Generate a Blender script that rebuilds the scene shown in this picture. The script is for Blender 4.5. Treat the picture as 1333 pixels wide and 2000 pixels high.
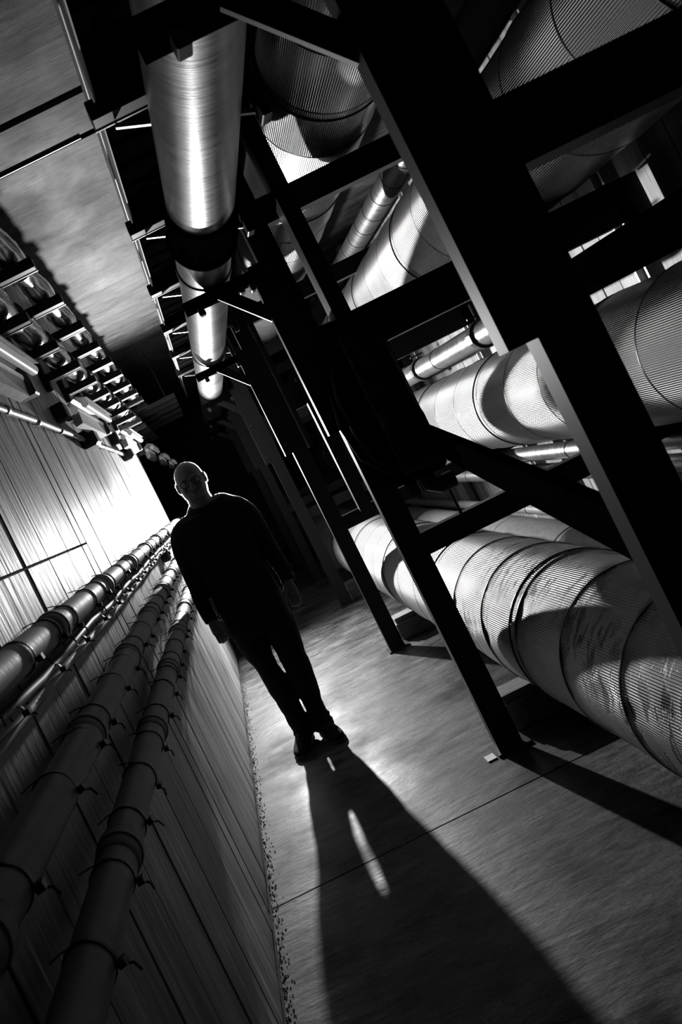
import bpy, bmesh, math, random
from mathutils import Vector, Matrix, noise

random.seed(7)
for o in list(bpy.data.objects):
    bpy.data.objects.remove(o)
scene = bpy.context.scene
C = scene.collection
EYE = 1.59                      # camera height; Y is the distance along the tunnel

# ------------------------------------------------------------------ camera
cam_d = bpy.data.cameras.new('camera')
cam = bpy.data.objects.new('camera', cam_d)
C.objects.link(cam)
ROLL = math.radians(26.3)
cr, sr = math.cos(ROLL), math.sin(ROLL)
cam.matrix_world = Matrix(((cr, sr, 0, 0), (0, 0, -1, 0), (-sr, cr, 0, EYE), (0, 0, 0, 1)))
cam_d.sensor_fit = 'AUTO'
cam_d.sensor_width = 36.0
cam_d.lens = 1333 / 2000 * 36.0
cam_d.shift_x = (666.5 - 422) / 2000
cam_d.shift_y = -(1000 - 955) / 2000
cam_d.clip_start = 0.02
cam_d.dof.use_dof = True
cam_d.dof.focus_distance = 3.9
cam_d.dof.aperture_fstop = 7.0
scene.camera = cam

# ------------------------------------------------------------------ world, lamp, exposure
world = bpy.data.worlds.new('world')
scene.world = world
world.use_nodes = True
world.node_tree.nodes['Background'].inputs[0].default_value = (0, 0, 0, 1)
world.node_tree.nodes['Background'].inputs[1].default_value = 0.0

LAMP = Vector((-0.15, 6.75, 1.66))
ld = bpy.data.lights.new('flash_light', 'SPOT')
ld.energy = 680
ld.spot_size = math.radians(180)
ld.spot_blend = 0.75
ld.shadow_soft_size = 0.035
lamp = bpy.data.objects.new('flash_light', ld)
C.objects.link(lamp)
lamp.location = LAMP
lamp.rotation_euler = (math.radians(-90), 0, 0)      # shines along -Y, towards the camera

vs = scene.view_settings
vs.view_transform = 'Standard'
vs.look = 'None'
vs.exposure = 0.0
vs.gamma = 1.0
vs.use_curve_mapping = False
scene.cycles.max_bounces = 6
scene.cycles.diffuse_bounces = 1
scene.cycles.sample_clamp_indirect = 0.5


# ------------------------------------------------------------------ materials
def nt(name):
    m = bpy.data.materials.new(name)
    m.use_nodes = True
    t = m.node_tree
    return m, t, t.nodes['Principled BSDF']


def node(t, kind, **kw):
    n = t.nodes.new(kind)
    for k, v in kw.items():
        setattr(n, k, v)
    return n


def ramp(t, src, stops):
    r = node(t, 'ShaderNodeValToRGB')
    t.links.new(src, r.inputs[0])
    e = r.color_ramp.elements
    while len(e) < len(stops):
        e.new(0.5)
    for el, (p, v) in zip(e, stops):
        el.position = p
        el.color = (v, v, v, 1)
    return r.outputs[0]


def mapping(t, src, scale, loc=(0, 0, 0)):
    mp = node(t, 'ShaderNodeMapping')
    t.links.new(src, mp.inputs[0])
    mp.inputs['Scale'].default_value = scale
    mp.inputs['Location'].default_value = loc
    return mp.outputs[0]


def noise_tex(t, vec, scale, detail=4, rough=0.6, dist=0.0):
    n = node(t, 'ShaderNodeTexNoise')
    t.links.new(vec, n.inputs['Vector'])
    n.inputs['Scale'].default_value = scale
    n.inputs['Detail'].default_value = detail
    n.inputs['Roughness'].default_value = rough
    n.inputs['Distortion'].default_value = dist
    return n.outputs[0]


def mul(t, a, b, op='MULTIPLY'):
    m = node(t, 'ShaderNodeMath', operation=op)
    for i, x in enumerate((a, b)):
        if isinstance(x, (int, float)):
            m.inputs[i].default_value = x
        elif x is not None:
            t.links.new(x, m.inputs[i])
    return m.outputs[0]


def bump(t, p, h, strength, dist):
    b = node(t, 'ShaderNodeBump')
    b.inputs['Strength'].default_value = strength
    b.inputs['Distance'].default_value = dist
    t.links.new(h, b.inputs['Height'])
    t.links.new(b.outputs[0], p.inputs['Normal'])


def grain_mat(name, lo, hi, grain, rough=(0.5, 0.8), stain=0.6, bstr=0.5, bdist=0.004, speck=0.0, spec=0.35, fine=0.62, blotch=0.0):
    """board-marked concrete or wood: streaks stretched along one axis, soft stains, per-piece tone"""
    m, t, p = nt(name)
    tc = node(t, 'ShaderNodeTexCoord')
    oi = node(t, 'ShaderNodeObjectInfo')
    geo = node(t, 'ShaderNodeNewGeometry')
    pos = geo.outputs['Position']
    off = node(t, 'ShaderNodeVectorMath', operation='ADD')
    t.links.new(pos, off.inputs[0])
    cmb = node(t, 'ShaderNodeCombineXYZ')
    for i in range(3):
        t.links.new(mul(t, oi.outputs['Random'], 7.3 + i), cmb.inputs[i])
    t.links.new(cmb.outputs[0], off.inputs[1])
    g = mapping(t, off.outputs[0], grain)
    n1 = noise_tex(t, g, 5.0, 6, 0.65, 0.3)
    n2 = noise_tex(t, pos, 1.7, 5, 0.6)
    n3 = noise_tex(t, g, 22.0, 3, 0.6)
    a = ramp(t, n1, [(0.3, lo), (0.68, hi)])
    b = ramp(t, n2, [(0.32, 1 - stain), (0.62, 1.0)])
    c_ = ramp(t, n3, [(0.33, fine), (0.5, 1.0)])
    col = mul(t, mul(t, a, b), c_)
    tone = mul(t, mul(t, oi.outputs['Random'], 0.22), 0.86, 'ADD')
    col = mul(t, col, tone)
    if blotch:
        n5 = noise_tex(t, mapping(t, pos, (0.5, 1.5, 1)), 9.0, 9, 0.78, 0.5)
        col = mul(t, col, ramp(t, n5, [(0.40, 1 - blotch), (0.49, 0.65), (0.62, 1.0)]))
        vo = node(t, 'ShaderNodeTexVoronoi', feature='DISTANCE_TO_EDGE')
        vo.inputs['Scale'].default_value = 0.9
        wv = noise_tex(t, pos, 3.0, 4, 0.6)
        va = node(t, 'ShaderNodeVectorMath', operation='ADD')
        t.links.new(pos, va.inputs[0])
        t.links.new(wv, va.inputs[1])
        t.links.new(va.outputs[0], vo.inputs['Vector'])
        col = mul(t, col, ramp(t, vo.outputs['Distance'], [(0.0, 0.35), (0.006, 1.0)]))
    if speck:
        n4 = noise_tex(t, pos, 90, 3, 0.6)
        col = mul(t, col, ramp(t, n4, [(0.32, 1 - speck), (0.5, 1.0)]))
    t.links.new(col, p.inputs['Base Color'])
    t.links.new(ramp(t, n2, [(0.35, rough[0]), (0.65, rough[1])]), p.inputs['Roughness'])
    bump(t, p, mul(t, n1, n3, 'ADD'), bstr, bdist)
    p.inputs['Specular IOR Level'].default_value = spec
    return m


def metal_mat(name, base, rough, metallic=1.0, brush=None, dirt=0.3, bstr=0.12, coat=0.0):
    m, t, p = nt(name)
    tc = node(t, 'ShaderNodeTexCoord')
    co = tc.outputs['Object']
    n2 = noise_tex(t, co, 6.0, 5, 0.65)
    col = ramp(t, n2, [(0.3, base * (1 - dirt)), (0.62, base)])
    n1 = noise_tex(t, mapping(t, co, brush or (1, 1, 1)), 30.0, 4, 0.7)
    col = mul(t, col, ramp(t, n1, [(0.25, 0.8), (0.6, 1.0)]))
    t.links.new(col, p.inputs['Base Color'])
    t.links.new(ramp(t, n1, [(0.3, rough * 0.8), (0.7, rough * 1.25)]), p.inputs['Roughness'])
    p.inputs['Metallic'].default_value = metallic
    bump(t, p, n1, bstr, 0.002)
    return m


def jacket_mat(name, radius, base, rough, worn=0.0, metallic=0.85, depth=0.0022):
    """ribbed sheet-metal jacket; ribs run along the pipe (local Y)"""
    m, t, p = nt(name)
    tc = node(t, 'ShaderNodeTexCoord')
    oi = node(t, 'ShaderNodeObjectInfo')
    co = tc.outputs['Object']
    sp = node(t, 'ShaderNodeSeparateXYZ')
    t.links.new(co, sp.inputs[0])
    ang = mul(t, sp.outputs[0], sp.outputs[2], 'ARCTAN2')
    nfl = round(2 * math.pi * radius / 0.009)
    rib = node(t, 'ShaderNodeMath', operation='SINE')
    t.links.new(mul(t, ang, float(nfl)), rib.inputs[0])
    ribh = mul(t, rib.outputs[0], 0.5)
    geo = node(t, 'ShaderNodeNewGeometry')
    n2 = noise_tex(t, mapping(t, geo.outputs['Position'], (1, 0.6, 1)), 4.5, 5, 0.65)
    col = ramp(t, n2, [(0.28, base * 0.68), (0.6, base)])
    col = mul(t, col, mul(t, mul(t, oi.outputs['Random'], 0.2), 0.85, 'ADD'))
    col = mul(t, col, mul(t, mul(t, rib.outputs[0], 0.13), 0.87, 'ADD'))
    h = ribh
    if worn:
        cmb = node(t, 'ShaderNodeCombineXYZ')
        t.links.new(mul(t, ang, radius * 0.5), cmb.inputs[0])
        t.links.new(mul(t, sp.outputs[1], 2.2), cmb.inputs[1])
        t.links.new(mul(t, oi.outputs['Random'], 9.0), cmb.inputs[2])
        w = noise_tex(t, cmb.outputs[0], 15.0, 6, 0.66, 0.4)
        mask = noise_tex(t, geo.outputs['Position'], 2.2, 2, 0.5)
        wm = mul(t, ramp(t, w, [(0.535, 0.0), (0.57, 1.0)]), ramp(t, mask, [(0.40, 0.0), (0.54, 1.0)]))
        col = mul(t, col, mul(t, 1.0, mul(t, wm, worn), 'SUBTRACT'))
        h = mul(t, ribh, mul(t, wm, 2.5), 'SUBTRACT')
    t.links.new(col, p.inputs['Base Color'])
    p.inputs['Metallic'].default_value = metallic
    t.links.new(ramp(t, n2, [(0.3, rough * 1.25), (0.7, rough * 0.85)]), p.inputs['Roughness'])
    bump(t, p, h, 1.0, depth)
    return m


def plain_mat(name, v, rough=0.5, metallic=0.0, spec=0.5, emit=0.0):
    m, t, p = nt(name)
    tc = node(t, 'ShaderNodeTexCoord')
    n = noise_tex(t, tc.outputs['Object'], 25.0, 4, 0.6)
    t.links.new(ramp(t, n, [(0.3, v * 0.75), (0.7, v * 1.1)]), p.inputs['Base Color'])
    p.inputs['Roughness'].default_value = rough
    p.inputs['Metallic'].default_value = metallic
    p.inputs['Specular IOR Level'].default_value = spec
    if emit:
        p.inputs['Emission Color'].default_value = (1, 1, 1, 1)
        p.inputs['Emission Strength'].default_value = emit
    return m


M = {}
M['wall'] = grain_mat('board_marked_wall', 0.2, 0.8, (1.0, 1.6, 0.16), (0.42, 0.6), 0.45, 0.6, 0.004, spec=0.6, fine=0.8)
M['joint'] = plain_mat('dark_joint', 0.03, 0.9)
M['floor'] = grain_mat('streaked_floor_concrete', 0.04, 0.25, (0.4, 1.4, 1), (0.4, 0.7), 0.65, 0.6, 0.004, 0.7, 0.3, 0.6, 0.85)
M['ceiling'] = grain_mat('streaked_ceiling', 0.05, 0.24, (0.25, 1.7, 1), (0.6, 0.8), 0.65, 0.4, 0.004, 0.3, 0.35, 0.55, 0.6)
M['dim_wall'] = plain_mat('plain_dark_wall', 0.06, 0.85)  # even dark grey for end walls, recess and grit
M['block'] = grain_mat('rough_block', 0.2, 0.45, (0.4, 1, 1), (0.7, 0.9), 0.4, 0.6, 0.005)
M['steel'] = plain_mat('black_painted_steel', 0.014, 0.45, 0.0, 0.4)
M['matte'] = plain_mat('matte_black_steel', 0.004, 0.95, 0.0, 0.0)
M['darksteel'] = plain_mat('dark_bare_steel', 0.08, 0.38, 0.6)
M['galv'] = metal_mat('galvanised_steel', 0.55, 0.38, 0.9)
M['overhead'] = metal_mat('brushed_aluminium', 0.42, 0.34, 0.9, (0.15, 6.0, 0.15), 0.45, 0.2)
M['foil'] = metal_mat('crumpled_foil', 0.72, 0.24, 1.0, None, 0.4, 0.25)
M['smooth'] = metal_mat('smooth_aluminium', 0.42, 0.36, 0.85, (0.2, 3.0, 0.2), 0.3, 0.1)
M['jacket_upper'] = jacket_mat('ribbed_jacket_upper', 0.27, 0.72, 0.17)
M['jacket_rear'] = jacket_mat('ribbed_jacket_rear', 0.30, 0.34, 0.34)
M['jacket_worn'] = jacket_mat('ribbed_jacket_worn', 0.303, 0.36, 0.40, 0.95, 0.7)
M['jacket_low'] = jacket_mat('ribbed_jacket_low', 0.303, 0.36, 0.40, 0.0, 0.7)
M['pale_pipe'] = plain_mat('pale_painted_pipe', 0.3, 0.45, 0.2)
M['conduit'] = metal_mat('grey_conduit', 0.42, 0.55, 0.05, (0.5, 3, 0.5), 0.35, 0.1)
M['cable'] = plain_mat('black_rubber', 0.02, 0.5)
M['tie'] = plain_mat('black_plastic_tie', 0.015, 0.45)
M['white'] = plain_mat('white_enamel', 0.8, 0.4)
M['tube'] = plain_mat('glow_tube_glass', 0.85, 0.25, 0, 0.5, 0.12)  # weak glow added to unlit tubes, stands in for spilled flash light
M['tray'] = plain_mat('dull_tray_metal', 0.6, 0.5, 0.5)
M['knit'] = plain_mat('black_knit', 0.012, 0.9, 0, 0.2)
M['denim'] = plain_mat('black_denim', 0.012, 0.85, 0, 0.2)
M['leather'] = plain_mat('dark_leather', 0.012, 0.85, 0, 0.2)
M['rubber'] = plain_mat('shoe_sole', 0.05, 0.7)
m, t, p = nt('skin')
p.inputs['Base Color'].default_value = (0.18, 0.18, 0.18, 1)
p.inputs['Roughness'].default_value = 0.5
p.inputs['Subsurface Weight'].default_value = 1.0
p.inputs['Subsurface Radius'].default_value = (1, 1, 1)
p.inputs['Subsurface Scale'].default_value = 0.012
M['skin'] = m


def fibre_mat(name, v, rough=0.55):
    """thin fibres that pass light forward"""
    m, t, p = nt(name)
    rf = node(t, 'ShaderNodeBsdfRefraction')
    rf.inputs['Color'].default_value = (v, v, v, 1)
    rf.inputs['Roughness'].default_value = rough
    rf.inputs['IOR'].default_value = 1.06
    tp = node(t, 'ShaderNodeBsdfTransparent')
    mx = node(t, 'ShaderNodeMixShader')
    mx.inputs[0].default_value = 0.35
    t.links.new(rf.outputs[0], mx.inputs[1])
    t.links.new(tp.outputs[0], mx.inputs[2])
    t.links.new(mx.outputs[0], t.nodes['Material Output'].inputs[0])
    return m


M['stubble'] = fibre_mat('fine_stubble', 0.97)  # head fibres added to carry the rim light from behind
M['fuzz'] = fibre_mat('rim_fuzz', 0.9)  # near-clear fibres added so clothing edges show a rim of light


# ------------------------------------------------------------------ mesh helpers
class MB:
    """collects geometry and links it as one mesh object"""
    def __init__(self):
        self.v, self.f = [], []

    def add(self, vs_, fs):
        o = len(self.v)
        self.v += [tuple(x) for x in vs_]
        self.f += [tuple(i + o for i in q) for q in fs]
        return self

    def box(self, a, b, ch=0.0):
        x0, y0, z0 = a
        x1, y1, z1 = b
        if ch <= 0:
            self.add([(x0, y0, z0), (x1, y0, z0), (x1, y1, z0), (x0, y1, z0), (x0, y0, z1), (x1, y0, z1), (x1, y1, z1), (x0, y1, z1)],
                     [(3, 2, 1, 0), (4, 5, 6, 7), (0, 1, 5, 4), (1, 2, 6, 5), (2, 3, 7, 6), (3, 0, 4, 7)])
            return self
        bm = bmesh.new()
        bmesh.ops.create_cube(bm, size=1.0)
        for q in bm.verts:
            q.co = Vector(((x0 + x1) / 2 + q.co.x * (x1 - x0), (y0 + y1) / 2 + q.co.y * (y1 - y0), (z0 + z1) / 2 + q.co.z * (z1 - z0)))
        bmesh.ops.bevel(bm, geom=bm.edges[:], offset=ch, segments=1, affect='EDGES')
        bm.verts.index_update()
        self.add([q.co for q in bm.verts], [[q.index for q in f.verts] for f in bm.faces])
        bm.free()
        return self

    def prism(self, prof, a, b, up=(0, 0, 1)):
        """extrude a 2D profile (side, up) from point a to point b"""
        a, b = Vector(a), Vector(b)
        t_ = (b - a).normalized()
        u_ = Vector(up)
        u_ = (u_ - t_ * u_.dot(t_)).normalized()
        s_ = t_.cross(u_)
        n = len(prof)
        vs_ = [a + s_ * x + u_ * y for x, y in prof] + [b + s_ * x + u_ * y for x, y in prof]
        fs = [(i, (i + 1) % n, n + (i + 1) % n, n + i) for i in range(n)]
        fs += [tuple(range(n))[::-1], tuple(range(n, 2 * n))]
        return self.add(vs_, fs)

    def bar(self, a, b, w, h, up=(0, 0, 1)):
        return self.prism([(-w / 2, -h / 2), (w / 2, -h / 2), (w / 2, h / 2), (-w / 2, h / 2)], a, b, up)

    def tube(self, pts, r, n=12, cap=True):
        pts = [Vector(q) for q in pts]
        rs = r if isinstance(r, (list, tuple)) else [r] * len(pts)
        rings, ref = [], None
        for i, q in enumerate(pts):
            t_ = (pts[min(i + 1, len(pts) - 1)] - pts[max(i - 1, 0)])
            t_ = t_.normalized() if t_.length > 1e-9 else Vector((0, 1, 0))
            if ref is None:
                ref = Vector((0, 0, 1)) if abs(t_.z) < 0.9 else Vector((1, 0, 0))
            ref = (ref - t_ * ref.dot(t_)).normalized()
            s_ = t_.cross(ref)
            rings.append([q + (ref * math.cos(k / n * math.tau) + s_ * math.sin(k / n * math.tau)) * rs[i] for k in range(n)])
        vs_ = [x for rg in rings for x in rg]
        fs = []
        for i in range(len(pts) - 1):
            for k in range(n):
                fs.append((i * n + k, i * n + (k + 1) % n, (i + 1) * n + (k + 1) % n, (i + 1) * n + k))
        if cap:
            fs.append(tuple(range(n))[::-1])
            fs.append(tuple(range((len(pts) - 1) * n, len(pts) * n)))
        return self.add(vs_, fs)

    def ring(self, c, r0, r1, y0, y1, n=40):
        """square-section ring around the Y axis"""
        cx, cy, cz = c
        vs_ = []
        for k in range(n):
            a_ = k / n * math.tau
            for rr, yy in ((r0, y0), (r1, y0), (r1, y1), (r0, y1)):
                vs_.append((cx + rr * math.cos(a_), cy + yy, cz + rr * math.sin(a_)))
        fs = []
        for k in range(n):
            j = (k + 1) % n
            for q in range(4):
                fs.append((k * 4 + q, j * 4 + q, j * 4 + (q + 1) % 4, k * 4 + (q + 1) % 4))
        return self.add(vs_, fs)

    def mesh(self, name, smooth=False):
        me = bpy.data.meshes.new(name)
        me.from_pydata(self.v, [], self.f)
        me.update()
        bm = bmesh.new()
        bm.from_mesh(me)
        bmesh.ops.recalc_face_normals(bm, faces=bm.faces[:])
        bm.to_mesh(me)
        bm.free()
        if smooth:
            for q in me.polygons:
                q.use_smooth = len(q.vertices) < 8
            try:
                me.set_sharp_from_angle(angle=math.radians(40))
            except Exception:
                pass
        return me


def put(name, me, mat=None, parent=None, loc=(0, 0, 0), rot=(0, 0, 0)):
    o = bpy.data.objects.new(name, me)
    C.objects.link(o)
    if mat is not None and me is not None and not me.materials:
        me.materials.append(M[mat])
    if parent is not None:
        o.parent = parent
    o.location = loc
    o.rotation_euler = rot
    return o


def build(mb, name, mat, parent=None, loc=(0, 0, 0), smooth=False, rot=(0, 0, 0)):
    return put(name, mb.mesh(name, smooth), mat, parent, loc, rot)


def tag(o, label, cat, group=None):
    o['label'] = label
    o['category'] = cat
    if group:
        o['group'] = group
    return o


def struct(o):
    o['kind'] = 'structure'
    return o


def empty(name, loc=(0, 0, 0)):
    o = bpy.data.objects.new(name, None)
    o.empty_display_size = 0.1
    C.objects.link(o)
    o.location = loc
    return o


# ================================================================== SETTING
WL, WR, ZC = -0.55, 2.28, EYE + 1.64
Y0, Y1, YW = -1.6, 13.0, 6.8

floor = struct(build(MB().box((-1.6, Y0, -0.2), (WR + 0.1, Y1, -0.02)), 'floor', 'joint'))
ys = [Y0, 2.70, 8.4, Y1]
for a, b in zip(ys[:-1], ys[1:]):
    bm = MB().box((-0.54, a + 0.002, -0.03), (WR, b - 0.002, 0.0), 0.002)
    build(bm, 'floor_slab', 'floor', floor)

wl = struct(build(MB().box((WL - 0.22, Y0, 0), (WL - 0.022, YW - 0.012, ZC)), 'wall_left', 'joint'))
y = Y0
edges = []
while y < 2.66:
    w = random.uniform(0.19, 0.27)
    edges.append((y, min(y + w, 2.672)))
    y += w
edges[-1] = (edges[-1][0], 2.672)
y = 2.692
far = []
while y < YW - 0.05:
    w = random.uniform(0.17, 0.25)
    far.append((y, min(y + w, YW)))
    y += w
if far[-1][1] - far[-1][0] < 0.08:
    far[-2] = (far[-2][0], YW)
    far.pop()
far[-1] = (far[-1][0], YW)
for a, b in edges:
    dx = random.uniform(-0.002, 0.002)
    build(MB().box((WL - 0.025, a + 0.003, 0.0), (WL + dx, b - 0.003, 1.6225), 0.002), 'wall_board', 'wall', wl)
    build(MB().box((WL - 0.025, a + 0.003, 1.6275), (WL + dx, b - 0.003, ZC), 0.002), 'wall_board', 'wall', wl)
for a, b in far:
    dx = random.uniform(-0.002, 0.002)
    build(MB().box((WL - 0.025, a + 0.003, 0.0), (WL + dx, b - 0.003, ZC), 0.002), 'wall_board', 'wall', wl)
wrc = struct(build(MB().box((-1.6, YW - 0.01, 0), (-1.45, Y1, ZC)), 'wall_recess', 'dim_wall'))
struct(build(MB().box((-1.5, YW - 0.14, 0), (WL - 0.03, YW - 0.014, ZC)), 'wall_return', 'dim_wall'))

wr = struct(build(MB().box((WR + 0.022, Y0, 0), (WR + 0.2, Y1, ZC)), 'wall_right', 'joint'))
y = Y0
while y < 10.5:
    w = random.uniform(0.14, 0.2)
    dx = random.uniform(-0.003, 0.003)
    build(MB().box((WR + dx, y + 0.003, 0.0), (WR + 0.025, y + w - 0.003, ZC), 0.002), 'wall_board', 'wall', wr)
    y += w
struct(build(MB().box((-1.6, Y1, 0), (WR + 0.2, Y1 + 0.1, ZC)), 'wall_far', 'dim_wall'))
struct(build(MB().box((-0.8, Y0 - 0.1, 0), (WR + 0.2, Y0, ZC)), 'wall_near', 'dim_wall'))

ce = struct(build(MB().box((-1.6, Y0, ZC + 0.05), (WR + 0.2, Y1, ZC + 0.2)), 'ceiling', 'joint'))
for a, b, dz in ((Y0, 2.67, 0.0), (2.69, 2.98, 0.008), (3.0, 4.89, 0.0), (4.90, 6.9, 0.004), (6.91, 9.2, 0.0), (9.21, Y1, 0.0)):
    build(MB().box((-1.6 if a > 6.85 else WL - 0.03, a, ZC + dz), (WR + 0.02, b, ZC + 0.06), 0.003), 'ceiling_panel', 'ceiling', ce)
build(MB().box((WL, 2.986, ZC - 0.002), (0.15, 2.992, ZC + 0.05)), 'metal_strip', 'tray', ce)
build(MB().box((WL, 2.662, ZC - 0.004), (0.9, 2.692, ZC + 0.05)), 'joint_filler', 'matte', ce)

# gravel and crumbs along the foot of the left wall
mb = MB()
for k in range(1600):
    yy = random.uniform(0.6, 6.5)
    xx = WL + 0.012 + abs(random.gauss(0, 0.018))
    r = random.uniform(0.0015, 0.0045)
    vv = [(xx + r * random.uniform(.7, 1.3) * q[0], yy + r * random.uniform(.7, 1.5) * q[1], 0.0 + r * 0.5 + r * q[2]) for q in ((1, 0, 0), (-1, 0, 0), (0, 1, 0), (0, -1, 0), (0, 0, .8), (0, 0, -.5))]
    mb.add(vv, [(0, 2, 4), (2, 1, 4), (1, 3, 4), (3, 0, 4), (2, 0, 5), (1, 2, 5), (3, 1, 5), (0, 3, 5)])
o = build(mb, 'wall_foot_grit', 'dim_wall')
o['kind'] = 'stuff'
tag(o, 'dark grit and crumbs lying along the foot of the left wall', 'grit')


# ================================================================== STEEL FRAMES
def I_prof(w, h, tf=0.012, tw=0.012):
    a, b = w / 2, h / 2
    return [(-a, -b), (a, -b), (a, -b + tf), (tw / 2, -b + tf), (tw / 2, b - tf), (a, b - tf), (a, b), (-a, b), (-a, b - tf), (-tw / 2, b - tf), (-tw / 2, -b + tf), (-a, -b + tf)]


XP0, XP1 = 0.60, 0.71
FR = [(1.15, 'black steel support frame nearest the camera, its post cut off by the right edge'),
      (2.96, 'black steel support frame whose post foot stands mid-floor beside the worn ribbed pipe'),
      (4.81, 'black steel support frame with its foot just behind the walking person'),
      (6.64, 'dim black steel support frame, fourth from the camera, past the lit floor'),
      (8.47, 'barely lit steel support frame, fifth from the camera, deep in the dark'),
      (10.3, 'farthest steel support frame, lost in the dark end of the tunnel')]
frames = []


def channel(w, d, tt=0.008):
    # U profile, open towards +up
    return [(-w / 2, -d / 2), (w / 2, -d / 2), (w / 2, d / 2), (w / 2 - tt, d / 2), (w / 2 - tt, -d / 2 + tt), (-w / 2 + tt, -d / 2 + tt), (-w / 2 + tt, d / 2), (-w / 2, d / 2)]


for fi, (D, lab) in enumerate(FR):
    e = empty('pipe_trestle', (0.655, D, 0))
    tag(e, lab, 'steel frame', 'steel support frames along the tunnel')
    frames.append(e)
    L = lambda x, yy, h: (x - 0.655, yy, h + EYE)          # local coordinates of the frame
    xm = (XP0 + XP1) / 2
    build(MB().prism(channel(0.11, 0.045, 0.01), L(xm, 0.0225, -EYE + 0.012), L(xm, 0.0225, 1.60), (0, 1, 0)), 'post', 'steel', e)
    build(MB().box(L(0.585, -0.01, -EYE), L(0.745, 0.11, -EYE + 0.012), 0.002), 'base_plate', 'darksteel', e)
    if fi == 1:
        build(MB().box(L(0.535, 0.0, -EYE), L(0.578, 0.05, -EYE + 0.006)), 'floor_shim', 'tray', e)
    build(MB().prism(channel(0.12, 0.055), L(XP1, 0.045, 0.996), L(2.25, 0.045, 0.996), (0, 1, 0)), 'upper_beam', 'steel', e)
    mh = (0.25, 0.435) if fi else (0.262, 0.385)
    build(MB().prism(channel(mh[1] - mh[0], 0.07), L(XP1, 0.045, sum(mh) / 2), L(2.25, 0.045, sum(mh) / 2), (0, 1, 0)), 'middle_beam', 'steel', e)
    build(MB().prism(channel(0.10, 0.055), L(XP1, 0.045, -0.62), L(2.25, 0.045, -0.62), (0, 1, 0)), 'lower_beam', 'steel', e)
    # bracket bolted to the corridor side of the post
    build(MB().prism(channel(0.055, 0.038), L(0.5725, 0.019, -0.012), L(0.5725, 0.019, 0.80), (0, 1, 0)), 'bracket_leg', 'steel', e)
    build(MB().prism([(-0.03, -0.025), (0.03, -0.025), (0.03, 0.025), (-0.03, 0.025)], L(0.225, 0.05, 0.765), L(0.60, 0.05, 0.765)), 'bracket_arm', 'matte', e)
    build(MB().prism([(-0.006, -0.028), (0.006, -0.028), (0.006, 0.028), (-0.006, 0.028)], L(0.385, 0.03, 0.77), L(0.60, 0.03, 0.527)), 'knee_brace', 'steel', e)
    build(MB().box(L(0.275, 0.02, 0.705), L(0.305, 0.06, 0.742), 0.003), 'arm_bolt', 'darksteel', e)
    build(MB().box(L(0.525, 0.02, 0.705), L(0.55, 0.06, 0.742), 0.003), 'arm_bolt', 'darksteel', e)
    for hh in (0.06, 0.40):
        build(MB().prism([(0.012 * math.cos(k * math.pi / 3), 0.012 * math.sin(k * math.pi / 3)) for k in range(6)], L(0.575, 0.0, hh), L(0.575, -0.012, hh), (0, 0, 1)), 'bolt', 'darksteel', e)
    build(MB().prism(I_prof(0.07, 0.08), L(2.14, 0.05, -EYE), L(2.14, 0.05, 1.60), (0, 1, 0)), 'wall_post', 'tray', e)
    if fi == 1:
        build(MB().tube([L(0.905, -0.01, 0.27), L(0.905, -0.01, -0.6)], 0.007, 8), 'tie_rod', 'darksteel', e)
    if fi == 2:
        build(MB().prism(channel(0.09, 0.05), L(0.885, -0.015, -0.62), L(0.885, -0.015, 0.44), (0, 1, 0)), 'hanger_post', 'steel', e)
        build(MB().prism(channel(0.03, 0.08), L(0.715, -0.11, -0.03), L(0.715, -0.11, 1.05), (0, 1, 0)), 'cable_riser', 'steel', e)


# ================================================================== PIPES
def cyl_section(R, Ln, n=72, m=5, flare=0.004, dent=0.0, seed=0):
    vs_, fs = [], []
    for i in range(m + 1):
        yy = Ln * i / m
        for k in range(n):
            a_ = k / n * math.tau
            r = R + (flare if i == m else 0.0)
            if dent:
                q = Vector((math.cos(a_) * 2.2, math.sin(a_) * 2.2, yy * 5 + seed * 7.1))
                d = noise.noise(q * 1.4)
                r -= dent * max(0.0, d - 0.15) * 2.5
                q2 = Vector((math.cos(a_) * 7, math.sin(a_) * 7, yy * 16 + seed * 3.1))
                r -= dent * 0.9 * max(0.0, noise.noise(q2) - 0.35)
            vs_.append((r * math.cos(a_), yy, r * math.sin(a_)))
    for i in range(m):
        for k in range(n):
            fs.append((i * n + k, (i + 1) * n + k, (i + 1) * n + (k + 1) % n, i * n + (k + 1) % n))
    mb_ = MB()
    mb_.add(vs_, fs)
    me = mb_.mesh('jacket_section', False)
    for q in me.polygons:
        q.use_smooth = True
    return me


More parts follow.
